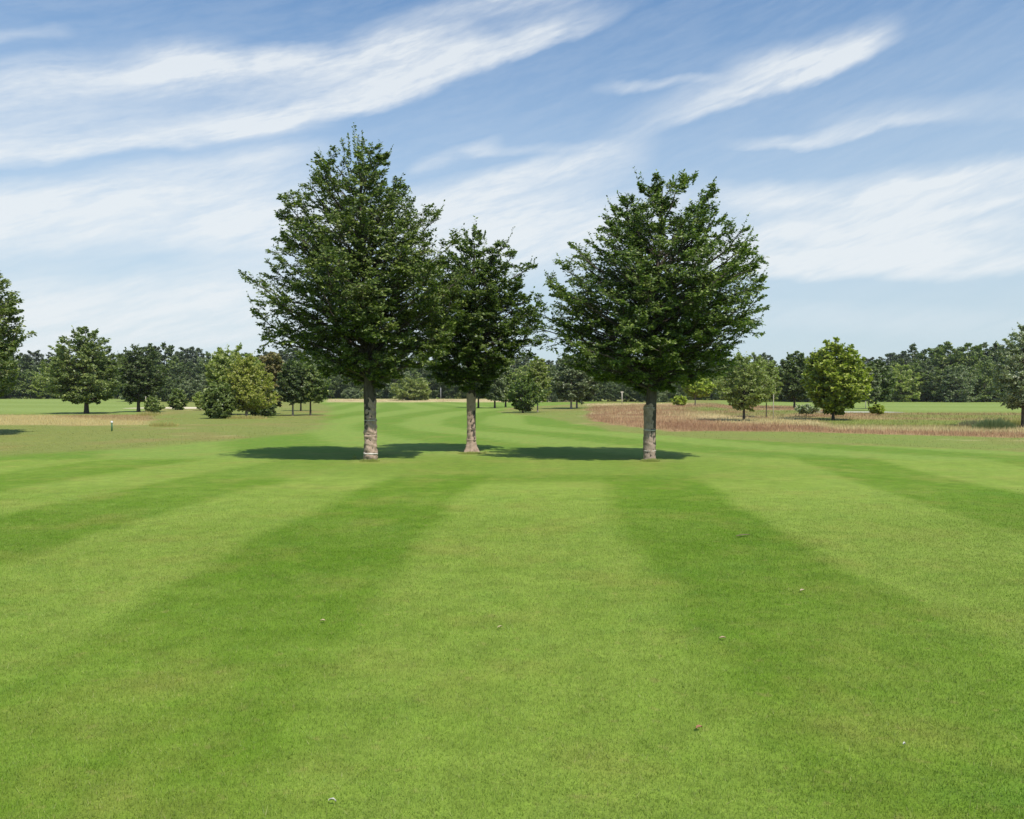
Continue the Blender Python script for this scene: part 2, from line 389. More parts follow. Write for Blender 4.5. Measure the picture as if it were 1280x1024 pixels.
def build_heath():
    rng = np.random.default_rng(8)
    n = 420000
    y = 22*(190/22)**rng.random(n); q = rng.uniform(-.72, .72, n); x = q*y
    col, w, tall, _ = zones(x, y)
    k = rng.random(n) < tall*1.1; x, y, col, tall = x[k], y[k], col[k], tall[k]; n = len(x)
    h = rng.uniform(.05, .23, n)*(.5+.5*tall)*(1+.25*sst(y, 130, 170)); wd = .006+.00034*y
    V, f = blades(x, y, height(x, y)-.01, h, wd, .35, rng)
    jit = rng.uniform(.8, 1.2, (n, 1))
    o = mesh_np('heath_grass', V, f, 3, blade_mat('dry_blades', 'zone'), attrs={'tint': np.repeat(rng.random(n), 3), 'zone': np.repeat(col*jit, 3, 0)})
    tag(o, 'tall dry heath grass, tan and rust brown, beyond the fairway', 'grass', kind='stuff')
    # scruffy tufts of the rough
    n = 260000
    y = 20*(130/20)**rng.random(n); q = rng.uniform(-.72, .72, n); x = q*y
    col, w, tall, _ = zones(x, y)
    bL = np.interp(y, [17, 21, 26, 34.5, 50, 72, 100, 150], [-16, -13, -10, -8.3, -11, -16, -22, -36])
    bR = np.interp(y, [20, 22.7, 29.6, 34, 41, 55, 70, 95, 112, 150], [18, 14.5, 6.6, 4.6, 4, 2.2, -1.4, 0, 6, 16])
    k = ((x < bL-.6) | (x > bR+.3)) & (tall < .3) & ~((y > 62) & (np.abs(q) > .3)) & (rng.random(n) < .15+.7*vnoise(x, y*.5, 1.5, 91)**2)
    x, y, col = x[k], y[k], col[k]; n = len(x)
    V, f = blades(x, y, height(x, y)-.005, rng.uniform(.02, .06, n), .004+.0003*y, .5, rng)
    o = mesh_np('rough_grass', V, f, 3, bpy.data.materials['dry_blades'], attrs={'tint': np.repeat(rng.random(n), 3), 'zone': np.repeat(col*rng.uniform(.85, 1.15, (n, 1)), 3, 0)})
    tag(o, 'ankle high olive rough grass beside the fairway', 'grass', kind='stuff')
build_heath()

# ------------------------------------------------------------------ trees
def leaf_mat(name, base, bright, dark, transl=.30, rough=.46):
    m = bpy.data.materials.new(name); m.use_nodes = True; t = m.node_tree; N = NT(t)
    bs = t.nodes['Principled BSDF']; bs.inputs['Roughness'].default_value = rough
    bs.inputs['Specular IOR Level'].default_value = .5
    ti = N.attr('tint').outputs['Fac']; cl = N.attr('clump').outputs['Fac']
    col = N.mix(N.mr(ti, .55, 1), base, bright)
    col = N.mix(N.mr(ti, .45, 0), col, dark)
    col = N.mix(N.mr(cl, .62, 1, 0, .6), col, bright)
    col = N.mix(N.mr(ti, .90, .97, 0, .55), col, tuple(min(.5, k*1.9+.03) for k in bright))  # sunlit sparkle on the crown, painted into the colour of random leaves
    oi = N.n.new('ShaderNodeObjectInfo')
    col = N.mix(1.0, col, N.mr(oi.outputs['Random'], 0, 1, .86, 1.16), 'MULTIPLY')
    N.put(bs.inputs['Base Color'], col)
    tr = t.nodes.new('ShaderNodeBsdfTranslucent')
    N.put(tr.inputs[0], N.mix(1.0, col, (1.15, 1.5, .55), 'MULTIPLY'))
    mx = t.nodes.new('ShaderNodeMixShader'); mx.inputs[0].default_value = transl
    t.links.new(bs.outputs[0], mx.inputs[1]); t.links.new(tr.outputs[0], mx.inputs[2])
    t.links.new(mx.outputs[0], t.nodes['Material Output'].inputs[0])
    return m
def bark_mat(name, c1, c2, scale=18, zs=.25, bump=.6):
    m = bpy.data.materials.new(name); m.use_nodes = True; t = m.node_tree; N = NT(t)
    bs = t.nodes['Principled BSDF']; bs.inputs['Roughness'].default_value = .9
    bs.inputs['Specular IOR Level'].default_value = .2
    tc = t.nodes.new('ShaderNodeTexCoord')
    P = N.vm('MULTIPLY', tc.outputs['Object'], (1, 1, zs))
    n = N.noise(P, scale, 6, .7)
    col = N.mix(N.mr(n, .32, .68), c1, c2)
    sp = N.mr(N.noise(tc.outputs['Object'], 5, 3, .6), .5, .68, 0, .5)
    col = N.mix(sp, col, tuple(k*.55 for k in c1))
    N.put(bs.inputs['Base Color'], col)
    bu = t.nodes.new('ShaderNodeBump'); bu.inputs['Strength'].default_value = bump; bu.inputs['Distance'].default_value = .03
    N.put(bu.inputs['Height'], n); N.put(bs.inputs['Normal'], bu.outputs[0])
    return m
M_BARK = bark_mat('bark_dark', (.045, .037, .030), (.12, .10, .08))
M_BARKP = bark_mat('bark_pale', (.17, .14, .11), (.36, .31, .26))
M_PINE = bark_mat('bark_pine', (.10, .055, .035), (.24, .14, .09))
LF = {
    'hornbeam': leaf_mat('leaf_hornbeam', (.092, .132, .024), (.195, .228, .050), (.030, .050, .013)),
    'oak': leaf_mat('leaf_oak', (.145, .192, .050), (.240, .275, .080), (.066, .096, .028)),
    'dark': leaf_mat('leaf_dark', (.090, .125, .038), (.150, .185, .060), (.040, .060, .022)),
    'grey': leaf_mat('leaf_greygreen', (.180, .215, .100), (.255, .285, .150), (.090, .115, .055)),
    'willow': leaf_mat('leaf_willow', (.290, .320, .090), (.370, .390, .130), (.150, .180, .055), .45),
    'bright': leaf_mat('leaf_bright', (.290, .350, .032), (.470, .510, .080), (.090, .130, .018)),
    'pine': leaf_mat('needle_pine', (.085, .112, .056), (.135, .160, .085), (.044, .060, .034), .15, .6),
    'rust': leaf_mat('leaf_rusty', (.250, .205, .080), (.300, .240, .095), (.125, .115, .045)),
    'willow_l': leaf_mat('leaf_willow_yellow', (.390, .385, .085), (.480, .460, .125), (.210, .225, .060), .45),
    'willow_d': leaf_mat('leaf_willow_olive', (.280, .320, .105), (.370, .400, .150), (.150, .180, .065), .45),
    'silver': leaf_mat('leaf_silver', (.290, .325, .185), (.420, .440, .300), (.140, .165, .090)),
}
def tube(pts, rads, sides, VV, FF, base):
    """append a tapered tube; returns new base"""
    pts = np.asarray(pts, float); n = len(pts)
    tg = np.gradient(pts, axis=0); tg /= np.linalg.norm(tg, axis=1)[:, None]+1e-9
    up = np.array([0, 0, 1.]) if abs(tg[0][2]) < .8 else np.array([1., 0, 0])
    a = np.cross(tg, up); a /= np.linalg.norm(a, axis=1)[:, None]+1e-9; b = np.cross(tg, a)
    th = np.arange(sides)*2*math.pi/sides
    ring = pts[:, None]+np.asarray(rads)[:, None, None]*(np.cos(th)[None, :, None]*a[:, None]+np.sin(th)[None, :, None]*b[:, None])
    VV.append(ring.reshape(-1, 3))
    i = np.arange(n-1)[:, None]*sides; j = np.arange(sides)[None]; k = (j+1) % sides
    FF.append(np.stack([i+j, i+k, i+sides+k, i+sides+j], -1).reshape(-1, 4)+base)
    return base+n*sides

class Env:
    """crown outline: heights, reach to the left, to the right"""
    def __init__(s, rows, lump=.12, seed=0, depth=.95, front=1.0):
        s.front = front
        rows = sorted(rows); s.z = np.array([r[0] for r in rows]); s.l = np.array([r[1] for r in rows]); s.r = np.array([r[2] for r in rows])
        s.lump = lump; s.ph = np.random.default_rng(seed).uniform(0, 6.28, 6); s.depth = depth
    def __call__(s, z, phi):
        l = np.interp(z, s.z, s.l); r = np.interp(z, s.z, s.r); d = .5*(np.abs(l)+np.abs(r))*s.depth
        zk = np.clip((z-s.z[0])/(s.z[-1]-s.z[0]), 0, 1)
        d = d*np.where(np.sin(phi) < 0, s.front+(1-s.front)*np.clip(zk*1.8, 0, 1), 1.0)
        side = np.where(np.cos(phi) > 0, r, l); side = np.maximum(side, .02); d = np.maximum(d, .02)
        rad = 1/np.sqrt((np.cos(phi)/side)**2+(np.sin(phi)/d)**2)
        lu = np.sin(3*phi+s.ph[0]+1.3*z)*.5+np.sin(5*phi+s.ph[1]-2.1*z)*.3+np.sin(2*phi+s.ph[2]+3.4*z)*.3
        return rad*(1+s.lump*lu)
def env_px(px0, dist, rows, **k):
    """rows: (height in px of the photo, left x, right x) of a crown seen at a distance"""
    m = dist/F
    return Env([(EYE+(HZ-py)*m, (px0-a)*m, (b-px0)*m) for py, a, b in rows], **k)

def grow(env, seed, n_prim, n_sec, n_twig, n_leaf, leaf, trunk_r, z_fork, lean=(0, 0), zlow=None, rise_lo=.15, rise_hi=1.0, leaf_ar=.52, droop=.25,
         sec_len=.42, twig_len=.5, wood_twigs=True, flat=.45, root=1.25, trunk_top=None, shoots=0, bend=0.0, tsides=12, updn=.36, prim_r=1.0, face=.75, thin=0.0, leader=None):
    """Skeleton and foliage inside an outline. Returns trunk mesh data, branch mesh data and leaf data."""
    rng = np.random.default_rng(seed); ztop = env.z[-1]; zbot = env.z[0] if zlow is None else zlow
    TV, TF, tb = [], [], 0; BV, BF, bb = [], [], 0
    H = ztop*.95 if trunk_top is None else trunk_top
    zz = np.linspace(-.12, H*.985, 16)
    def axis(z):
        t = np.clip(z/H, 0, 1)
        return np.array([lean[0]*t**1.3+bend*math.sin(t*5+seed), lean[1]*t**1.3+bend*math.cos(t*4+seed), z])
    tp = np.array([axis(max(z, 0))+np.array([0, 0, min(z, 0)]) for z in zz])
    def tr(z):
        k = np.clip(z/H, 0, 1)
        r = trunk_r*(1-.16*min(z/z_fork, 1)) if z < z_fork else trunk_r*.84*(1-(z-z_fork)/(H-z_fork+1e-6))**.9*.82+.008
        return r*(1+(root-1)*math.exp(-max(z, 0)/.22))
    zf = np.unique(np.concatenate([np.linspace(-.12, z_fork, 14), np.linspace(z_fork, H*.99, 14)]))
    tb = tube([axis(max(z, 0))+np.array([0, 0, min(z, 0)]) for z in zf], [tr(z) for z in zf], tsides, TV, TF, tb)
    LP, LD, LC = [], [], []     # twig line starts, ends, clump value
    up = np.array([0, 0, 1.])
    g = 2.39996
    zg = np.linspace(zbot, ztop, 200); wg = (env(zg, zg*0)+env(zg, zg*0+math.pi)+env(zg, zg*0+4.7)); wg = wg+.16*wg.max(); cw = np.cumsum(wg); cw /= cw[-1]
    zs = np.interp((np.arange(n_prim)+rng.uniform(0, .9, n_prim))/n_prim, cw, zg)
    wts = env(zs, zs*0)+env(zs, zs*0+math.pi)
    TIPS = []
    for i, zt in enumerate(zs):
        phi = i*g+rng.uniform(-.4, .4)
        k = (zt-zbot)/(ztop-zbot+1e-6)
        r = float(env(zt, phi))*rng.uniform(.78, 1.05)
        tip = axis(zt)*[1, 1, 1]+np.array([math.cos(phi)*r, math.sin(phi)*r, 0])
        sl = (rise_lo+(rise_hi-rise_lo)*k)*rng.uniform(.55, 1.35)
        z0 = max(z_fork*.98+.04*rng.random(), zt-r*sl-.05-.13*ztop*rng.uniform(.3, 1)*max(0, k-.75)*4)
        z0 = min(z0, H*.9)
        p0 = axis(z0)
        mid = p0*.45+tip*.55+np.array([0, 0, r*.10*(1-k)-r*.06])+rng.normal(0, .04*r, 3)
        t = np.linspace(0, 1, 8)[:, None]
        pts = p0*(1-t)**2+mid*2*t*(1-t)+tip*t**2
        L = np.linalg.norm(tip-p0)
        wob = np.cumsum(rng.normal(0, .032*L, (8, 3)), axis=0)*np.sin(np.linspace(0, 1, 8)*3.0)[:, None]*[1, 1, .8]
        wob[0] = 0; pts = pts+wob
        r0 = min(trunk_r*.34, .008+.014*L)*(.8+.4*rng.random())*prim_r
        bb = tube(pts, r0*(1-np.linspace(0, 1, 8)*.88), 5, BV, BF, bb)
        LP.append(pts[-2]); LD.append(pts[-1]); LC.append(rng.random()); TIPS.append(pts[-1]); TIPS.append(pts[-2])
        cl = rng.random()
        ns = max(2, int(round(n_sec*(.5+.5*L/max(1e-3, float(np.max(wts))*.5)))))
        if thin: ns = max(2, int(round(ns*(1-thin*k))))
        for j in range(ns):
            tt = .18+.80*(j+rng.random()*.8)/ns
            fi = tt*7; i0 = min(6, int(fi)); q = pts[i0]*(1-(fi-i0))+pts[i0+1]*(fi-i0)
            dd = pts[i0+1]-pts[i0]; dd /= np.linalg.norm(dd)+1e-9
            sd_ = np.cross(dd, up); sd_ /= np.linalg.norm(sd_)+1e-9
            sg = 1 if j % 2 else -1
            an = R(rng.uniform(28, 62))
            vd = dd*math.cos(an)+sd_*sg*math.sin(an)+up*rng.normal(.08, updn)
            vd /= np.linalg.norm(vd)
            l2 = L*sec_len*(1.05-.62*tt)*rng.uniform(.6, 1.15)
            e2 = q+vd*l2
            for _ in range(4):
                rr = math.hypot(e2[0]-axis(e2[2])[0], e2[1]-axis(e2[2])[1])
                if e2[2] < ztop and rr <= float(env(e2[2], math.atan2(e2[1], e2[0])))*1.06: break
                l2 *= .72; e2 = q+vd*l2
            m2 = (q+e2)/2+up*l2*.05
            t2 = np.linspace(0, 1, 4)[:, None]
            p2 = q*(1-t2)**2+m2*2*t2*(1-t2)+e2*t2**2
            if wood_twigs: bb = tube(p2, (.004+.007*l2)*(1-np.linspace(0, 1, 4)*.8), 3, BV, BF, bb)
            cc = np.clip(cl*.5+rng.random()*.5, 0, 1)
            LP.append(p2[-2]); LD.append(p2[-1]); LC.append(cc)
            for kx in range(n_twig):
                t3 = .12+.85*(kx+rng.random())/n_twig
                q3 = q*(1-t3)+e2*t3
                s3 = np.cross(vd, up); s3 /= np.linalg.norm(s3)+1e-9
                an = R(rng.uniform(25, 65)); sg = 1 if kx % 2 else -1
                v3 = vd*math.cos(an)+s3*sg*math.sin(an)+up*rng.normal(.05, .32)
                v3 /= np.linalg.norm(v3)
                l3 = l2*twig_len*(1.1-.5*t3)*rng.uniform(.6, 1.2)
                LP.append(q3); LD.append(q3+v3*l3); LC.append(cc)
    if leader:       # the leading shoot and a few companions that stand over the crown
        for i in range(9):
            x_, y_ = rng.normal(0, .10, 2); a = axis(ztop*.96)+np.array([leader[0]+x_*1.6, y_*1.6, 0]); l = leader[1]*(1 if i == 0 else rng.uniform(.3, .75))
            if i == 0: a = axis(ztop*.96)+np.array([leader[0], 0, 0])
            for q in range(3):
                LP.append(a+np.array([x_, y_, l])*(q/3)*(1 if i else 1)*[.3, .3, 1]); LD.append(a+np.array([x_, y_, l])*((q+1)/3)*[.3, .3, 1]); LC.append(.8)
    for i in range(shoots):        # thin upright shoots that break the outline
        zt = zbot+(ztop-zbot)*rng.uniform(.12, .98)**.8; phi = rng.uniform(0, 6.28); r = float(env(zt, phi))*.93
        p = TIPS[rng.integers(len(TIPS))]; phi = math.atan2(p[1], p[0]); l = rng.uniform(.2, .55)
        v = np.array([math.cos(phi)*.45, math.sin(phi)*.45, 1.])*l*.8
        LP.append(p-v*.3); LD.append(p+v); LC.append(.7)
    A = np.array(LP); B = np.array(LD); CL = np.array(LC); n = len(A)
    if wood_twigs:
        # twigs: slim three-sided rods, vectorised
        d = B-A; s = np.cross(d, up); s /= np.linalg.norm(s, axis=1)[:, None]+1e-9; w2 = np.cross(d, s); w2 /= np.linalg.norm(w2, axis=1)[:, None]+1e-9
        tw = .0045; th = np.array([0, 2.09, 4.19])
        o = tw*(np.cos(th)[None, :, None]*s[:, None]+np.sin(th)[None, :, None]*w2[:, None])
        V = np.concatenate([A[:, None]+o, B[:, None]+o*.4], 1).reshape(-1, 3)
        i = np.arange(n)[:, None]*6; f = np.concatenate([i+0, i+1, i+4, i+3, i+1, i+2, i+5, i+4, i+2, i+0, i+3, i+5], 1).reshape(-1, 4)
        BV.append(V); BF.append(f+bb); bb += len(V)
    # leaves
    m = n*n_leaf; ix = np.repeat(np.arange(n), n_leaf)
    u = (np.tile(np.arange(n_leaf), n)+rng.random(m))/n_leaf; u = .08+.95*u
    d = (B-A)[ix]; ln = np.linalg.norm(d, axis=1)[:, None]+1e-9; dn = d/ln
    s = np.cross(dn, up); s /= np.linalg.norm(s, axis=1)[:, None]+1e-9
    sg = np.where(np.tile(np.arange(n_leaf), n) % 2, 1., -1.)[:, None]
    an = rng.uniform(.5, 1.25, m)[:, None]
    ld = dn*np.cos(an)+s*sg*np.sin(an)+rng.normal(0, flat*.55, (m, 3)); ld[:, 2] -= droop*rng.random(m)
    ld /= np.linalg.norm(ld, axis=1)[:, None]
    pc = A[ix]+d*u[:, None]; outw = pc-np.array([lean[0]*.6, lean[1]*.6, 0]); outw[:, 2] = 0; outw /= np.linalg.norm(outw, axis=1)[:, None]+.3
    nm = np.array([0, 0, .75])+outw*face+rng.normal(0, flat, (m, 3)); nm -= ld*np.sum(nm*ld, axis=1)[:, None]; nm /= np.linalg.norm(nm, axis=1)[:, None]+1e-9
    wv = np.cross(nm, ld)
    sz = (leaf*rng.uniform(.65, 1.2, m))[:, None]
    p = A[ix]+d*u[:, None]+rng.normal(0, leaf*.18, (m, 3))
    b0 = p; t0 = p+ld*sz; c = p+ld*sz*.48
    l0 = c+wv*sz*leaf_ar*.5+nm*sz*.08; r0 = c-wv*sz*leaf_ar*.5+nm*sz*.08
    LV = np.stack([b0, r0, t0, l0], 1).reshape(-1, 3)
    leafd = (LV, np.arange(4*m), np.repeat(rng.random(m), 4), np.repeat(CL[ix], 4))
    return (np.concatenate(TV), np.concatenate(TF)), (np.concatenate(BV), np.concatenate(BF)), leafd

def plant(name, loc, geo, leafm, barkm, label, cat='tree', group=None, parts=('trunk', 'branches', 'crown'), rz=0):
    T, B, Lf = geo
    root = empty(name, loc, rz); tag(root, label, cat, group)
    a = mesh_np(parts[0], T[0], T[1], 4, barkm, root, smooth=True)
    b = mesh_np(parts[1], B[0], B[1], 4, barkm, a, smooth=True)
    c = mesh_np(parts[2], Lf[0], Lf[1], 4, leafm, root, attrs={'tint': Lf[2], 'clump': Lf[3]})
    return root
def dup(root, loc, rz, label, group=None, sc=(1, 1, 1)):
    r = root.copy(); COL.objects.link(r); r.location = loc; r.rotation_euler.z = rz; r.scale = sc
    if label: r['label'] = label
    if group: r['group'] = group
    for ch in list(root.children):
        c = ch.copy(); COL.objects.link(c); c.parent = r
        for gch in list(ch.children):
            d = gch.copy(); COL.objects.link(d); d.parent = c
    return r
def at(px, dist): x = (px-640)*dist/F; return (x, dist, float(height(x, dist)))
def atb(px, py): return at(px, EYE*F/(py-HZ))

# --- the three trees of the row --------------------------------------------------------------
def ring_band(name, z, r, th, mat, parent, seed=0, tilt=0.0, rad=.012, ax=(0, 0)):
    """a tie wound round the trunk, slightly wavy and tilted"""
    n = 40; rng = np.random.default_rng(seed); V, Fc = [], []
    a = np.arange(n)*2*math.pi/n
    rr = r+.006*np.sin(3*a+seed)+.004*rng.normal(0, 1, n)
    z_ = z+tilt*np.cos(a+seed)*r+.006*np.sin(2*a+seed)
    c = np.stack([np.cos(a)*rr+ax[0], np.sin(a)*rr+ax[1], z_], 1)
    k = 6; b = np.arange(k)*2*math.pi/k
    rad_ = rad*(1+.3*np.sin(5*a+seed))
    off = np.stack([np.cos(a), np.sin(a), a*0], 1)
    V = c[:, None]+off[:, None]*(np.cos(b)[None, :, None]*rad_[:, None, None])+np.array([0, 0, 1.])*(np.sin(b)[None, :, None]*rad_[:, None, None]*th)
    i = np.arange(n)[:, None]; j = np.arange(k)[None]
    f = np.stack([i*k+j, i*k+(j+1) % k, ((i+1) % n)*k+(j+1) % k, ((i+1) % n)*k+j], -1).reshape(-1, 4)
    return mesh_np(name, V.reshape(-1, 3), f, 4, mat, parent, smooth=True)
def wrap_mesh(z0, z1, rfun, mat, parent, seed, ax=lambda z: (0, 0), crumple=.010, pleat=None, ragged=.05):
    """burlap sleeve: a wrinkled tube standing a little off the bark, bulging between its ties"""
    nz, n = 70, 48; a = np.arange(n)*2*math.pi/n
    V = []
    ph = np.random.default_rng(seed).uniform(0, 6.28, 8)
    for i in range(nz+1):
        t = i/nz; zz = z0+(z1-z0)*t
        top = ragged*(np.sin(2*a+ph[0])+.6*np.sin(5*a+ph[1]))*max(0, (t-.85)/.15)
        z = zz+top
        r = rfun(zz)+crumple*(np.sin(4*a+ph[2]+zz*9)*.5+np.sin(7*a+ph[3]-zz*23)*.35+np.sin(zz*41+ph[4]+2*np.sin(a*2+ph[5]))*.45+np.sin(zz*77+3*a)*.2)
        if pleat is not None: r = r+pleat(zz, a)
        x0, y0 = ax(zz)
        V.append(np.stack([np.cos(a)*r+x0, np.sin(a)*r+y0, z], 1))
    V = np.concatenate(V); i = np.arange(nz)[:, None]*n; j = np.arange(n)[None]; k = (j+1) % n
    f = np.stack([i+j, i+k, i+n+k, i+n+j], -1).reshape(-1, 4)
    return mesh_np('trunk_wrap', V, f, 4, mat, parent, smooth=True)
def cloth_mat(name, c1, c2):
    m = bark_mat(name, c1, c2, 30, .9, .5); return m
M_BURLAP = cloth_mat('burlap', (.285, .205, .155), (.44, .33, .25))
M_BURLAPD = cloth_mat('burlap_weathered', (.24, .18, .135), (.40, .31, .245))
M_TIE = bark_mat('pale_tie', (.45, .41, .35), (.60, .57, .52), 60, 1, .2)
M_TIEB = bark_mat('rope_tie', (.30, .22, .15), (.48, .38, .28), 60, 1, .2)

def hornbeams():
    # first tree, tallest
    d = 19.7; x, y, z = at(463, d)
    env = env_px(463, d, [(182, 440, 474), (194, 412, 504), (212, 394, 522), (230, 378, 534), (250, 370, 548), (272, 364, 562), (300, 344, 580), (330, 328, 588), (350, 310, 590),
                          (375, 322, 590), (400, 336, 590), (425, 345, 582), (443, 348, 570), (458, 375, 550), (472, 415, 520), (484, 445, 482)], lump=.13, seed=3, depth=.85, front=.6)
    geo = grow(env, 11, 135, 12, 6, 14, .079, .148, 1.95, lean=(-.25, 0), rise_lo=.10, rise_hi=1.25, shoots=150, flat=.5, thin=.2, leader=(-.1, .8), root=1.0)
    t = plant('hornbeam_tree', (x, y, z), geo, LF['hornbeam'], M_BARK, 'tallest of the three fairway trees, pointed dark crown, brown wrapped trunk with bulging folds', 'tree')
    rf = lambda q: .146+.012*math.exp(-((q-.30)/.22)**2)+.016*math.exp(-((q-.62)/.09)**2)-.012*math.exp(-((q-.56)/.03)**2)+.014*math.exp(-((q-.12)/.08)**2)-.016*max(0, q-.75)
    wrap_mesh(-.04, 1.5, rf, M_BURLAP, t, 4, crumple=.017, ragged=.05, pleat=lambda q, a: -.016*math.exp(-((q-.17)/.02)**2)-.014*math.exp(-((q-.66)/.02)**2)*np.ones_like(a))
    ring_band('tie', .99, .146, 1.0, M_TIE, t, 1, .04, .011)
    ring_band('tie', .17, .160, 1.6, M_TIE, t, 2, .10, .014)
    ring_band('tie', .68, .155, 1.2, M_TIEB, t, 5, .05, .011)
    # the middle one
    d = 22.4; x, y, z = at(589, d)
    env = env_px(589, d, [(290, 592, 602), (298, 580, 622), (305, 558, 642), (325, 540, 652), (350, 520, 662), (372, 508, 667), (395, 500, 667), (420, 506, 668), (440, 508, 668),
                          (458, 520, 655), (474, 545, 636), (486, 570, 615), (492, 580, 602)], lump=.14, seed=8, depth=.85, front=.6)
    geo = grow(env, 23, 105, 11, 6, 14, .082, .125, 1.75, lean=(.1, .0), rise_lo=.10, rise_hi=1.1, shoots=120, flat=.5, thin=.35, leader=(0, .4), root=1.0)
    t = plant('hornbeam_tree', (x, y, z), geo, LF['hornbeam_b'], M_BARK, 'shortest tree of the row, standing between the other two, trunk flaring at its foot', 'tree')
    rf = lambda q: .116+.10*math.exp(-max(q, 0)/.16)*(1+0*q)+.014*sst(q, 1.0, 1.5)
    def buttress(q, a): return (.045*np.cos(5*a+.6)+.02*np.cos(3*a))*math.exp(-max(q, 0)/.17)
    wrap_mesh(-.04, 1.62, rf, M_BURLAP, t, 9, crumple=.008, ragged=.05, pleat=buttress)
    ring_band('tie', .66, .124, 1.0, M_TIEB, t, 3, .05, .009)
    ring_band('tie', .36, .136, 1.0, M_TIEB, t, 4, .05, .010)
    # the third one, broadest
    d = 19.8; x, y, z = at(812, d)
    env = env_px(812, d, [(218, 836, 858), (230, 796, 868), (246, 750, 878), (268, 732, 890), (290, 718, 922), (312, 704, 944), (335, 690, 938), (352, 678, 940), (378, 674, 938),
                          (400, 662, 942), (420, 662, 945), (440, 668, 945), (455, 685, 930), (468, 718, 912), (480, 765, 862), (490, 790, 836)], lump=.11, seed=5, depth=.82, front=.55)
    geo = grow(env, 37, 140, 12, 6, 15, .079, .150, 1.78, lean=(.30, 0), rise_lo=.12, rise_hi=1.0, shoots=150, flat=.45, thin=.25, leader=(.5, .35), root=1.0)
    t = plant('hornbeam_tree', (x, y, z), geo, LF['hornbeam_b'], M_BARK, 'broadest of the three fairway trees, rounded layered crown, weathered wrapped trunk with three pale ties', 'tree')
    rf = lambda q: .146+.012*math.exp(-((q-.02)/.06)**2)+.006*math.sin(q*5)
    wrap_mesh(-.04, 1.36, rf, M_BURLAPD, t, 14, crumple=.008, ragged=.04)
    ring_band('tie', 1.30, .148, 1.0, M_TIE, t, 6, .05, .007)
    ring_band('tie', .75, .149, 1.2, M_TIE, t, 7, .02, .011)
    ring_band('tie', .24, .152, 1.0, M_TIE, t, 8, .03, .009)
LF['hornbeam_b'] = leaf_mat('leaf_hornbeam_fresh', (.098, .150, .024), (.205, .258, .050), (.031, .057, .013))
hornbeams()

# --- single trees beyond --------------------------------------------------------------------
def single(name, px, py, rows, leafk, label, seed, dens=1.0, leaf=None, bark=None, trunk=.11, group=None, cat='tree', zlow=None, fork=None, **k):
    d = EYE*F/(py-HZ); env = env_px(px, d, rows, lump=k.pop('lump', .14), seed=seed)
    H = env.z[-1]; w = float(np.max(env.l)+np.max(env.r))
    leaf = leaf or max(.11, d*.0031)
    npr = int(max(14, 46*dens)); 
    geo = grow(env, seed, npr, 8, 4, k.pop('nleaf', 7), leaf, trunk, fork or max(.25, env.z[0]*1.0), wood_twigs=k.pop('wt', True), shoots=int(20*dens), flat=k.pop('flat', .6), leaf_ar=.62, **k)
    return plant(name, at(px, d), geo, LF[leafk], bark or M_BARK, label, cat, group)

single('maple_tree', -75, 545, [(312, -85, -60), (325, -140, -30), (340, -155, -8), (360, -160, 4), (395, -170, 12), (430, -170, 14), (455, -165, 14), (480, -150, 6), (500, -120, -8)], 'oak',
       'large tree cut by the edge of the view, shadow falling below the tan strip', 101, 5.0, .14, trunk=.2, nleaf=8)
single('oak_tree', 108, 517, [(407, 104, 114), (416, 90, 128), (430, 70, 140), (450, 60, 148), (470, 54, 150), (488, 58, 150), (498, 72, 142), (503, 90, 125)], 'oak',
       'rounded full oak standing alone on the bright far field behind the tan grass strip', 102, 1.9, .2, trunk=.19, nleaf=8, rise_lo=.1)
single('oak_tree', 173, 515, [(430, 180, 190), (438, 160, 200), (455, 148, 208), (475, 148, 210), (490, 155, 206), (502, 165, 198)], 'dark',
       'dark green oak with slim bare trunk beside a thin pale stake', 103, 1.4, .2, trunk=.15)
single('bush', 190, 517, [(496, 188, 192), (502, 183, 199), (510, 182, 204), (516, 185, 200)], 'oak', 'small round green bush right in front of the dark oak with the stake', 104, .5, .17, trunk=.05, cat='bush', fork=.06)
single('bush', 222, 512.5, [(486, 220, 225), (495, 213, 231), (505, 211, 233), (511, 215, 229)], 'oak', 'small conical bush alone in the grass near a pale sandy spot', 105, .5, .2, trunk=.06, cat='bush', fork=.08)
# clump of willows and bushes
G = 'trees and bushes of the clump in the left rough'
single('willow_tree', 288, 519, [(434, 280, 300), (442, 268, 316), (458, 262, 330), (480, 262, 335), (500, 268, 330), (510, 275, 325)], 'willow',
       'taller green tree at the back of the clump, behind the yellow green one', 106, 1.5, .2, group=G, trunk=.1)
single('willow_tree', 308, 522.5, [(444, 303, 313), (455, 291, 325), (470, 286, 337), (487, 284, 343), (500, 284, 346), (508, 290, 342)], 'willow_l',
       'yellow green loose tree with pale forked stems at the front of the clump', 107, 1.5, .16, bark=M_BARKP, group=G, trunk=.10, flat=.9, fork=.45, rise_lo=.5, rise_hi=2.0)
single('willow_tree', 341, 518, [(440, 335, 348), (450, 325, 356), (470, 325, 358), (492, 325, 358), (508, 330, 350)], 'rust',
       'tree of the clump with rusty brown top', 108, 1.1, .18, group=G, trunk=.09)
single('bush', 272, 523.5, [(479, 268, 282), (488, 258, 290), (500, 255, 293), (512, 256, 293), (521, 262, 289)], 'oak',
       'big rounded deep green bush at the near end of the clump', 109, 1.6, .14, cat='bush', trunk=.07, fork=.08, group=G)
single('bush', 250, 513, [(490, 248, 256), (498, 243, 264), (510, 248, 262)], 'willow', 'small light green bush peeping out beside the big dark one', 110, .5, .17, cat='bush', trunk=.05, fork=.08, group=G)
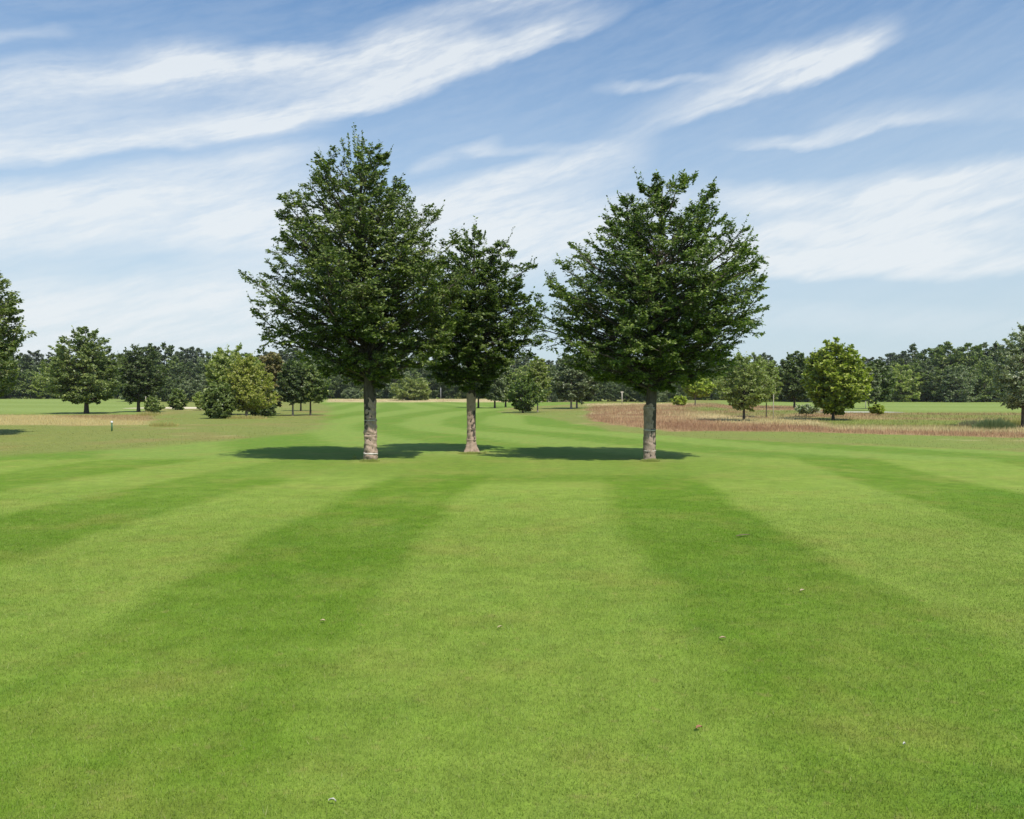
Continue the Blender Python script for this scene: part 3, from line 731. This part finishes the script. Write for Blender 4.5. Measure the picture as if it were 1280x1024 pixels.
single('bush', 326, 520.5, [(500, 320, 335), (506, 312, 342), (514, 312, 344), (519, 316, 340)], 'dark', 'low black green bush in the shade under the yellow green tree', 111, .9, .14, cat='bush', trunk=.05, fork=.06, group=G)
GY = 'young trees planted together past the clump'
single('lime_tree', 366, 520, [(451, 362, 372), (460, 352, 380), (475, 346, 386), (492, 345, 386), (503, 352, 380)], 'dark', 'dark young tree with pale trunk, first of three just past the clump', 112, 1.1, .16, bark=M_BARKP, group=GY, trunk=.07)
single('lime_tree', 376, 514, [(450, 372, 382), (462, 362, 396), (480, 360, 400), (500, 368, 392)], 'oak', 'young tree standing behind and between the two pale trunked ones', 113, .9, .2, group=GY, trunk=.08)
single('lime_tree', 388, 519.5, [(455, 388, 396), (466, 378, 408), (480, 374, 414), (494, 376, 412), (502, 382, 404)], 'oak', 'young tree with pale trunk nearest the open fairway, last of three past the clump', 114, 1.0, .16, group=GY, trunk=.07)
# middle distance
single('bush', 439, 501, [(488, 434, 446), (491, 428, 451), (496, 426, 453), (500.5, 428, 451)], 'grey', 'low dome shaped grey green bush at the end of the dry bank', 115, .9, .3, cat='bush', trunk=.06, fork=.1)
single('bush', 520, 502.3, [(474, 505, 528), (482, 494, 536), (492, 488, 538), (501, 494, 534)], 'willow', 'wide pale green bush at the dry bank under the tallest tree', 116, 1.2, .36, cat='bush', trunk=.1, fork=.1)
GM = 'trees on the far side of the fairway'
single('birch_tree', 598, 510, [(450, 592, 604), (462, 582, 614), (480, 578, 616), (496, 584, 610)], 'dark', 'dark slim trunked tree just behind the shortest fairway tree', 117, .9, .24, group=GM)
single('birch_tree', 618.5, 510.5, [(455, 614, 624), (470, 606, 632), (485, 604, 634), (500, 608, 628)], 'grey', 'grey green tree with pale trunk, just past the shortest fairway tree', 118, .9, .24, group=GM)
single('birch_tree', 632, 509.5, [(460, 628, 637), (475, 622, 642), (490, 620, 644), (502, 626, 640)], 'oak', 'small tree between the grey green one and the young layered one', 119, .7, .24, group=GM)
single('maple_tree', 653.5, 516.5, [(470, 652, 660), (480, 640, 672), (492, 632, 680), (500, 634, 680), (508, 640, 668), (513, 645, 662)], 'hornbeam_b', 'young tree branching from the ground, in the gap between the two larger fairway trees', 120, 1.0, .15, trunk=.08, fork=.12, rise_lo=.3)
single('birch_tree', 672, 515.5, [(446, 668, 676), (456, 660, 684), (475, 658, 690), (492, 662, 688), (502, 666, 682)], 'willow', 'slender pale green birch with white trunk beside the young layered tree', 121, .9, .18, bark=M_BARKP, trunk=.06)
single('lime_tree', 714, 511.5, [(445, 705, 720), (460, 692, 735), (480, 688, 738), (498, 696, 730)], 'grey', 'broad grey green tree in front of the dark wood, first of two close trunks', 122, 1.1, .26, bark=M_BARKP, group=GM)
single('lime_tree', 721, 510.5, [(450, 716, 732), (466, 708, 748), (484, 708, 752), (500, 716, 742)], 'dark', 'dark tree in front of the wood, second of two close trunks', 123, 1.1, .26, bark=M_BARKP, group=GM)
# on the heath
single('bush', 850, 509, [(497, 846, 853), (502, 840, 859), (507, 843, 857)], 'bright', 'small fresh green bush on the crest of the heath', 124, .35, .22, cat='bush', trunk=.04, fork=.1)
single('sapling', 869, 508.5, [(472, 866, 876), (479, 856, 888), (488, 853, 892), (496, 860, 884)], 'bright', 'small fresh green tree with pale stem on the crest of the heath', 125, .7, .26, bark=M_BARKP, cat='sapling', trunk=.07)
single('willow_tree', 930, 527.5, [(441, 925, 940), (450, 908, 955), (465, 897, 964), (482, 894, 966), (498, 900, 962), (508, 912, 952), (512, 920, 940)], 'willow_d', 'light olive feathery tree on the heath under the edge of the broadest fairway tree', 126, 1.7, .115, trunk=.075, flat=.9, fork=.7)
single('willow_tree', 958, 524, [(450, 952, 962), (460, 944, 972), (480, 942, 978), (500, 948, 972)], 'willow_d', 'thin pale olive tree next to the tall bare stake on the heath', 127, .8, .13, trunk=.035, flat=.9)
single('ash_tree', 993, 512.5, [(442, 990, 1000), (452, 980, 1010), (470, 974, 1016), (488, 974, 1016), (500, 980, 1008)], 'dark', 'dark tree behind the heath, between the olive tree and the yellow green tree', 128, 1.1, .24)
single('sapling', 1008, 523, [(508, 1000, 1016), (512, 993, 1023), (516, 996, 1022), (519, 1002, 1014)], 'silver', 'low spreading grey green sapling on the heath before the yellow green tree', 129, .35, .13, cat='sapling', trunk=.02)
single('chestnut_tree', 1041.5, 526.5, [(424, 1038, 1048), (436, 1022, 1062), (452, 1012, 1078), (470, 1007, 1086), (488, 1006, 1087), (500, 1012, 1080), (510, 1022, 1066), (517, 1032, 1052)], 'bright', 'bright yellow green broad leaved tree standing alone on the heath', 130, 1.9, .20, trunk=.09, fork=.45, flat=.5, nleaf=6)
single('ash_tree', 1094.5, 513, [(452, 1090, 1100), (464, 1078, 1112), (482, 1074, 1118), (500, 1080, 1110)], 'dark', 'dark tree with bare stem just past the yellow green tree, its crown touching a twin', 131, 1.1, .24)
single('ash_tree', 1086, 515.5, [(458, 1080, 1092), (472, 1074, 1100), (490, 1072, 1100), (504, 1080, 1094)], 'grey', 'smaller grey green twin of the dark tree just past the yellow green tree', 132, .8, .2, trunk=.05)
single('sapling', 1097, 522, [(508, 1094, 1100), (513, 1088, 1106), (518, 1090, 1104)], 'bright', 'tiny fresh green sapling in the heath grass below the dark twin trees', 133, .35, .13, cat='sapling', trunk=.02, fork=.1)
single('poplar_tree', 1279, 534.5, [(404, 1278, 1290), (420, 1262, 1310), (445, 1252, 1325), (470, 1246, 1330), (492, 1248, 1325), (505, 1255, 1310), (512, 1268, 1295)], 'silver', 'silvery grey green tree cut by the edge of the view, beside the rush tuft', 134, 1.9, .105, trunk=.085, fork=1.0, flat=.9)

# --- the wood behind -------------------------------------------------------------------------
def proto(kind, seed, H, wl, leafk, bark=M_BARK, low=.02, leaf=.42, npr=34, **k):
    if kind == 'round':
        rows = [(H*low, wl*.75, wl*.75), (H*.2, wl*.95, wl*.95), (H*.45, wl, wl), (H*.68, wl*.9, wl*.9), (H*.86, wl*.6, wl*.6), (H*.96, wl*.28, wl*.28), (H, .1, .1)]
    elif kind == 'tall':
        rows = [(H*low, wl*.7, wl*.7), (H*.25, wl*.9, wl*.9), (H*.5, wl, wl), (H*.75, wl*.72, wl*.72), (H*.92, wl*.35, wl*.35), (H, .1, .1)]
    else:
        rows = [(H*.5, wl*.3, wl*.3), (H*.6, wl*.75, wl*.7), (H*.75, wl, wl*.9), (H*.88, wl*.8, wl*.9), (H*.97, wl*.45, wl*.5), (H, .3, .3)]
    env = Env(rows, lump=.22, seed=seed)
    return grow(env, seed, npr, 8, 3, 8, leaf, .18, max(.5, rows[0][0]), wood_twigs=False, flat=.7, leaf_ar=.7, shoots=0, tsides=6, sec_len=.5, **k)
def wood():
    rng = random.Random(77)
    kinds = []
    spec = [('round', 'broadleaf_tree', 'dark', M_BARK, 10, 4.6), ('round', 'broadleaf_tree', 'oak', M_BARK, 10, 4.4), ('tall', 'broadleaf_tree', 'grey', M_BARK, 11, 3.9),
            ('tall', 'broadleaf_tree', 'dark', M_BARK, 11, 4.2), ('round', 'broadleaf_tree', 'willow', M_BARK, 9, 4.2), ('round', 'broadleaf_tree', 'grey', M_BARK, 9.5, 4.8),
            ('pine', 'pine_tree', 'pine', M_PINE, 14, 3.4), ('pine', 'pine_tree', 'pine', M_PINE, 14, 2.9), ('tall', 'spruce_tree', 'pine', M_PINE, 14, 2.4)]
    first = {}
    for i, sp in enumerate(spec):
        kinds.append((sp, proto(sp[0], 300+i, sp[4], sp[5], sp[2], npr=40 if sp[0] != 'pine' else 26, rise_lo=.2, rise_hi=.8)))
    tone = {'dark': 'dark green', 'oak': 'mid green', 'grey': 'grey green', 'willow': 'yellowish green', 'pine': 'blackish green'}
    def put(i, px, dist, H, place, wf=1.0, front=True):
        sp, geo = kinds[i]; s = H/sp[4]; x = (px-640)*dist/F
        loc = (x, dist, float(height(x, dist))-.05); rz = rng.uniform(0, 6.28)
        sh = {'round': 'bushy broadleaf tree', 'tall': 'taller broadleaf tree', 'pine': 'open topped pine'}[sp[0]]
        if sp[1] == 'spruce_tree': sh = 'narrow pointed spruce'
        lab = f'{tone[sp[2]]} {sh} in the wood {place}'
        grp = f'{tone[sp[2]]} {sh}s of the wood {place}'
        sc = (s*wf*rng.uniform(.92, 1.1), s*wf*rng.uniform(.92, 1.1), s)
        if i not in first:
            first[i] = plant(sp[1], loc, geo, LF[sp[2]], sp[3], lab, 'tree', grp, rz=rz); first[i].scale = sc
            first[i]['s0'] = 1
        else: dup(first[i], loc, rz, lab, grp, sc)
    def run(px0, px1, step, dist, hfun, choice, place, wf=1.0, jd=4):
        px = px0
        while px < px1:
            d = dist+rng.uniform(-jd, jd); put(rng.choice(choice), px, d, hfun(px)*rng.uniform(.80, 1.12), place, wf)
            px += step*rng.uniform(.75, 1.25)
    # height in metres so that the outline tops out at a given picture height
    def hp(dist, pts):
        xs, ys = zip(*pts); return lambda px: EYE+(HZ-np.interp(px, xs, ys))*dist/F
    # wood past the right hand field
    P1 = 'across the far field beyond the heath'
    run(955, 1330, 21, 153, hp(153, [(955, 462), (1010, 452), (1100, 455), (1150, 450), (1200, 447), (1240, 440), (1330, 450)]), [1, 4, 1, 5, 2, 1], P1)
    run(960, 1340, 19, 166, hp(166, [(955, 452), (1050, 447), (1150, 444), (1200, 434), (1240, 428), (1340, 436)]), [1, 2, 3, 2, 1], P1)
    run(965, 1340, 17, 182, hp(182, [(955, 446), (1010, 443), (1070, 447), (1130, 440), (1150, 434), (1200, 434), (1240, 425), (1340, 428)]), [6, 7, 8, 6, 3], P1)
    # wood behind the fairway, seen under the crowns
    P2 = 'straight behind the three fairway trees'
    run(400, 965, 20, 190, hp(190, [(400, 462), (520, 458), (700, 462), (965, 464)]), [0, 1, 0, 3, 5, 4], P2)
    run(405, 965, 20, 203, hp(203, [(400, 448), (700, 450), (965, 452)]), [0, 3, 2, 5], P2)
    run(400, 965, 24, 216, hp(216, [(400, 440), (965, 444)]), [6, 7, 3], P2, wf=1.2)
    run(690, 860, 17, 150, hp(150, [(690, 470), (860, 470)]), [0, 3, 5], 'close behind the crest of the heath', jd=3)
    # wood on the left
    P3 = 'past the far field on the clump side'
    run(-60, 400, 21, 186, hp(186, [(-60, 455), (60, 458), (150, 455), (260, 452), (400, 458)]), [4, 1, 5, 2, 0, 1], P3)
    run(-60, 400, 19, 200, hp(200, [(-60, 447), (150, 448), (260, 446), (400, 447)]), [0, 3, 2, 5], P3)
    run(-50, 400, 15, 218, hp(218, [(-60, 441), (60, 443), (120, 440), (200, 438), (250, 437), (300, 442), (400, 441)]), [6, 7, 6, 3, 8], P3)
    run(165, 265, 20, 150, hp(150, [(160, 462), (265, 466)]), [5, 0, 2], 'near the conical bush and the sandy spot', jd=4)
wood()

# --- small things ------------------------------------------------------------------------------
def plain(name, c, rough=.6):
    m = bpy.data.materials.new(name); m.use_nodes = True; t = m.node_tree; N = NT(t)
    bs = t.nodes['Principled BSDF']; bs.inputs['Roughness'].default_value = rough
    tc = t.nodes.new('ShaderNodeTexCoord'); n = N.noise(tc.outputs['Object'], 14, 4, .6)
    N.put(bs.inputs['Base Color'], N.mix(N.mr(n, .3, .7), tuple(k*.8 for k in c), tuple(min(1, k*1.1) for k in c)))
    return m
M_STAKE = plain('weathered_pale_wood', (.42, .38, .31)); M_WHITE = plain('white_paint', (.62, .62, .60)); M_GREENP = plain('green_paint', (.05, .14, .06))
def rod(name, pts, rads, sides, mat, parent=None):
    V, Fc = [], []; tube(pts, rads, sides, V, Fc, 0)
    V = np.concatenate(V); Fc = np.concatenate(Fc); n = len(pts)
    faces = list(Fc.ravel()); tot = [4]*len(Fc)
    faces += list(range(sides))[::-1]; tot.append(sides)
    faces += [len(V)-sides+k for k in range(sides)]; tot.append(sides)
    return mesh_np(name, V, np.array(faces), 4, mat, parent, face_tot=tot)
def stake(px, py, h, r, label, mat=M_STAKE, lean=.02):
    x, y, z = atb(px, py)
    o = rod('tree_stake', [(0, 0, -.1), (lean*.5, 0, h*.5), (lean, 0, h-.03), (lean, 0, h)], [r, r, r*.95, r*.7], 8, mat)
    o.location = (x, y, z); tag(o, label, 'stake')
stake(966.5, 526.5, 1.75, .028, 'tall thin pale stake standing on the heath beside the olive tree')
stake(181.5, 515.5, 1.4, .04, 'thin pale stake next to the dark oak on the far field', lean=.05)
stake(1082, 513.5, 1.2, .04, 'short pale stake on the far field behind the yellow green tree')
# marker post
x, y, z = atb(139.5, 539); e = empty('marker_post', (x, y, z)); tag(e, 'short green post with white top in the rough in front of the tan grass', 'post')
rod('post', [(0, 0, -.08), (0, 0, .2), (0, 0, .36)], [.035, .034, .034], 10, M_GREENP, e)
rod('cap', [(0, 0, .36), (0, 0, .38), (0, 0, .43), (0, 0, .45)], [.046, .05, .05, .035], 10, M_WHITE, e)
# T shaped post on the heath crest
x, y, z = at(777.5, 118); e = empty('sign_post', (x, y, z)); tag(e, 'pale post with a small flat board on top at the crest of the heath', 'sign')
rod('post', [(0, 0, -.1), (0, 0, .9), (0, 0, 1.65)], [.07, .065, .065], 8, M_STAKE, e)
def box(name, sx, sy, sz, loc, mat, parent, bev=.01):
    import bmesh
    bm = bmesh.new(); bmesh.ops.create_cube(bm, size=1)
    for v in bm.verts: v.co = (v.co.x*sx, v.co.y*sy, v.co.z*sz)
    bmesh.ops.bevel(bm, geom=bm.edges[:], offset=bev, segments=2, affect='EDGES')
    me = bpy.data.meshes.new(name); bm.to_mesh(me); bm.free(); me.materials.append(mat)
    o = bpy.data.objects.new(name, me); COL.objects.link(o); o.location = loc; o.parent = parent
    return o
box('board', .42, .10, .20, (0, 0, 1.75), M_STAKE, e, .02)
# flagstick on the far green
x, y, z = at(551, 168); e = empty('flagstick', (x, y, z)); tag(e, 'thin pale flagstick on the far green in front of the wood', 'flagstick')
rod('pole', [(0, 0, -.1), (0, 0, 1.2), (0, 0, 2.5)], [.04, .035, .03], 8, M_WHITE, e)
def tuft(name, px, py, w, h, n, c1, c2, label, seed, cat='grass tuft', wd=.02):
    rng = np.random.default_rng(seed); x, y, z = atb(px, py)
    r = w*.5*np.sqrt(rng.random(n)); a = rng.uniform(0, 6.28, n); bx = r*np.cos(a); by = r*np.sin(a)*.6
    hh = h*rng.uniform(.25, 1.05, n)*(1-.55*(r/(w*.5))**2)*(.75+.5*vnoise(bx, by, w*.18, seed))
    V = []; out = np.stack([np.cos(a), np.sin(a)], 1)*(hh*rng.uniform(.1, .6, n))[:, None]*(r/(w*.5))[:, None]
    b0 = np.stack([bx-wd/2, by, bx*0-.02], 1); b1 = np.stack([bx+wd/2, by, bx*0-.02], 1)
    m0 = np.stack([bx-wd*.35+out[:, 0]*.4, by+out[:, 1]*.4, hh*.6], 1); m1 = m0+[wd*.7, 0, 0]
    tp = np.stack([bx+out[:, 0], by+out[:, 1], hh], 1)
    V = np.stack([b0, b1, m1, m0, tp], 1).reshape(-1, 3)
    i = np.arange(n)*5; f = np.concatenate([np.stack([i, i+1, i+2, i+3], 1).ravel(), np.stack([i+3, i+2, i+4], 1).ravel()])
    tot = np.concatenate([np.full(n, 4), np.full(n, 3)])
    t = rng.random(n)[:, None]; col = np.repeat(np.array(c1)*(1-t)+np.array(c2)*t, 5, 0)
    o = mesh_np(name, V, f, 4, bpy.data.materials['dry_blades'], attrs={'tint': np.repeat(rng.random(n), 5), 'zone': col}, face_tot=tot)
    o.location = (x, y, z); tag(o, label, cat)
tuft('rush_tuft', 1243, 536.5, 1.9, .62, 1800, (.07, .12, .04), (.16, .2, .08), 'broad dark green rush tuft in the dry grass by the silvery tree', 1)
tuft('grass_tuft', 1222, 533, 1.8, .45, 700, srgb(200, 185, 120), srgb(214, 200, 150), 'pale straw tuft just behind the dark rush tuft', 2)
tuft('grass_tuft', 1262, 532, 2.2, .55, 800, srgb(190, 180, 110), srgb(140, 150, 80), 'straw and green tuft at the foot of the silvery tree', 3)
tuft('grass_tuft', 205, 533, 1.5, .3, 500, srgb(150, 158, 84), srgb(190, 172, 110), 'olive grass tuft in the rough below the tan strip', 4)
tuft('grass_tuft', 186, 519.5, 2.0, .4, 600, srgb(150, 160, 80), srgb(196, 176, 120), 'taller grass around the foot of the dark oak and its stake', 5)
tuft('grass_tuft', 309, 523.5, 2.8, .3, 800, srgb(200, 180, 120), srgb(150, 155, 80), 'dry grass fringe at the foot of the yellow green tree in the clump', 6)
for i, (px, py, w, lab) in enumerate([(462, 577, .5, 'ring of longer grass at the foot of the tallest tree'), (589, 567.5, .75, 'ring of longer grass at the flared foot of the shortest fairway tree'), (813, 577, .5, 'ring of longer grass at the foot of the broadest tree'),
                                      (443, 573.5, .10, 'single weedy grass sprig beside the trunk of the tallest tree'), (606, 567, .14, 'single weedy grass sprig beside the trunk of the shortest fairway tree')]):
    tuft('grass_tuft', px, py, w,   .085 if w > .3 else .13, 900 if w > .3 else 26, srgb(128, 150, 66), srgb(170, 170, 96), lab, 20+i, wd=.006 if w > .3 else .012)
# sandy spots
def sand(px, py, w, dp, label, col=(.62, .52, .36), seed=0):
    rng = np.random.default_rng(seed); x, y, z = atb(px, py); n = 28; a = np.arange(n)*2*math.pi/n
    r = 1+.22*np.sin(2*a+seed)+.12*np.sin(5*a+2*seed)+.06*rng.normal(0, 1, n)
    V = [(0, 0, .05)]
    for k, hz in ((.6, .045), (1, .0)): V += [(math.cos(t)*w/2*q*k, math.sin(t)*dp/2*q*k, hz-.012*(k == 1)) for t, q in zip(a, r)]
    f = []; tot = []
    for i in range(n):
        j = (i+1) % n; f += [0, 1+i, 1+j]; tot.append(3)
    for i in range(n):
        j = (i+1) % n; f += [1+i, 1+n+i, 1+n+j, 1+j]; tot.append(4)
    o = mesh_np('sand', np.array(V), np.array(f), 4, plain('sand_'+str(seed), col, .95), face_tot=tot, smooth=True)
    o.location = (x, y, z+.02); tag(o, label, 'sand', kind='structure')
sand(211, 510, 7, 9, 'pale sandy spot by the conical bush', seed=1)
sand(238, 510.5, 4.5, 6, 'smaller pale sandy spot beside the conical bush', seed=2)
sand(1068, 518.2, 7, 1.2, 'grey gravelly strip behind the yellow green tree', (.42, .39, .34), 3)
# litter on the turf
def leaflet(px, py, L, W, col, label, seed, name='fallen_leaf', cat='leaf'):
    rng = random.Random(seed); x, y, z = atb(px, py); n = 8; V = []; f = []
    for i in range(n+1):
        u = i/n; w = W*math.sin(math.pi*min(.98, max(.04, u)))**.8
        zz = .017+.006*math.sin(u*3.1)+rng.uniform(-.001, .001)
        V += [((u-.5)*L, -w/2+.004*rng.random(), zz+.004), ((u-.5)*L, 0, zz), ((u-.5)*L, w/2+.004*rng.random(), zz+.005)]
    for i in range(n):
        a = 3*i; f += [(a, a+3, a+4, a+1), (a+1, a+4, a+5, a+2)]
    V = np.array(V); k = len(V); W2 = np.concatenate([V, V+[0, 0, .0012]]); f = f+[tuple(q+k for q in t) for t in f]
    o = mesh_np(name, W2, np.array(f), 4, plain(name+str(seed), col, .7)); o.location = (x, y, z); o.rotation_euler.z = rng.uniform(-.6, .9)
    tag(o, label, cat)
leaflet(413, 1012, .035, .005, (.5, .48, .40), 'curled white sliver lying on the nearest turf', 1, 'white_sliver', 'litter')
leaflet(1135, 939.5, .016, .007, (.55, .54, .50), 'small white scrap on the near turf in the dark stripe', 2, 'white_scrap', 'litter')
leaflet(905, 803, .045, .02, (.42, .30, .18), 'pale brown fallen leaf where the light and dark stripes meet', 3)
leaflet(876, 918, .035, .02, (.30, .14, .07), 'reddish brown leaf on the near light stripe', 4)
leaflet(1005, 742, .06, .025, (.46, .36, .22), 'tan leaf in the middle of the dark stripe', 5)
leaflet(402, 781, .035, .02, (.50, .38, .22), 'tan leaf on the dark stripe on the tall tree side', 6)
leaflet(625, 789, .045, .015, (.40, .34, .17), 'dry yellowish patch on the central light stripe', 7)  # a dry patch in the turf, drawn with the leaf mesh
leaflet(930, 672, .22, .04, (.14, .10, .05), 'dark divot scar in the dark stripe before the broadest tree', 9, 'divot', 'divot')

# --- air -----------------------------------------------------------------------------------------
def haze():
    m = bpy.data.materials.new('air'); m.use_nodes = True; t = m.node_tree; t.nodes.clear()
    o = t.nodes.new('ShaderNodeOutputMaterial'); v = t.nodes.new('ShaderNodeVolumePrincipled')
    v.inputs['Color'].default_value = (.93, .95, 1, 1); v.inputs['Density'].default_value = .00014; v.inputs['Anisotropy'].default_value = .2
    t.links.new(v.outputs[0], o.inputs['Volume'])
    x0, x1, y0, y1, z0, z1 = -3300, 3300, -1200, 4300, -1.5, 19
    V = np.array([(x, y, z) for z in (z0, z1) for y in (y0, y1) for x in (x0, x1)], float)
    f = np.array([0, 2, 3, 1, 4, 5, 7, 6, 0, 1, 5, 4, 2, 6, 7, 3, 0, 4, 6, 2, 1, 3, 7, 5])
    tag(mesh_np('haze', V, f, 4, m), 'thin summer haze over the whole course', 'haze', kind='stuff')
haze()
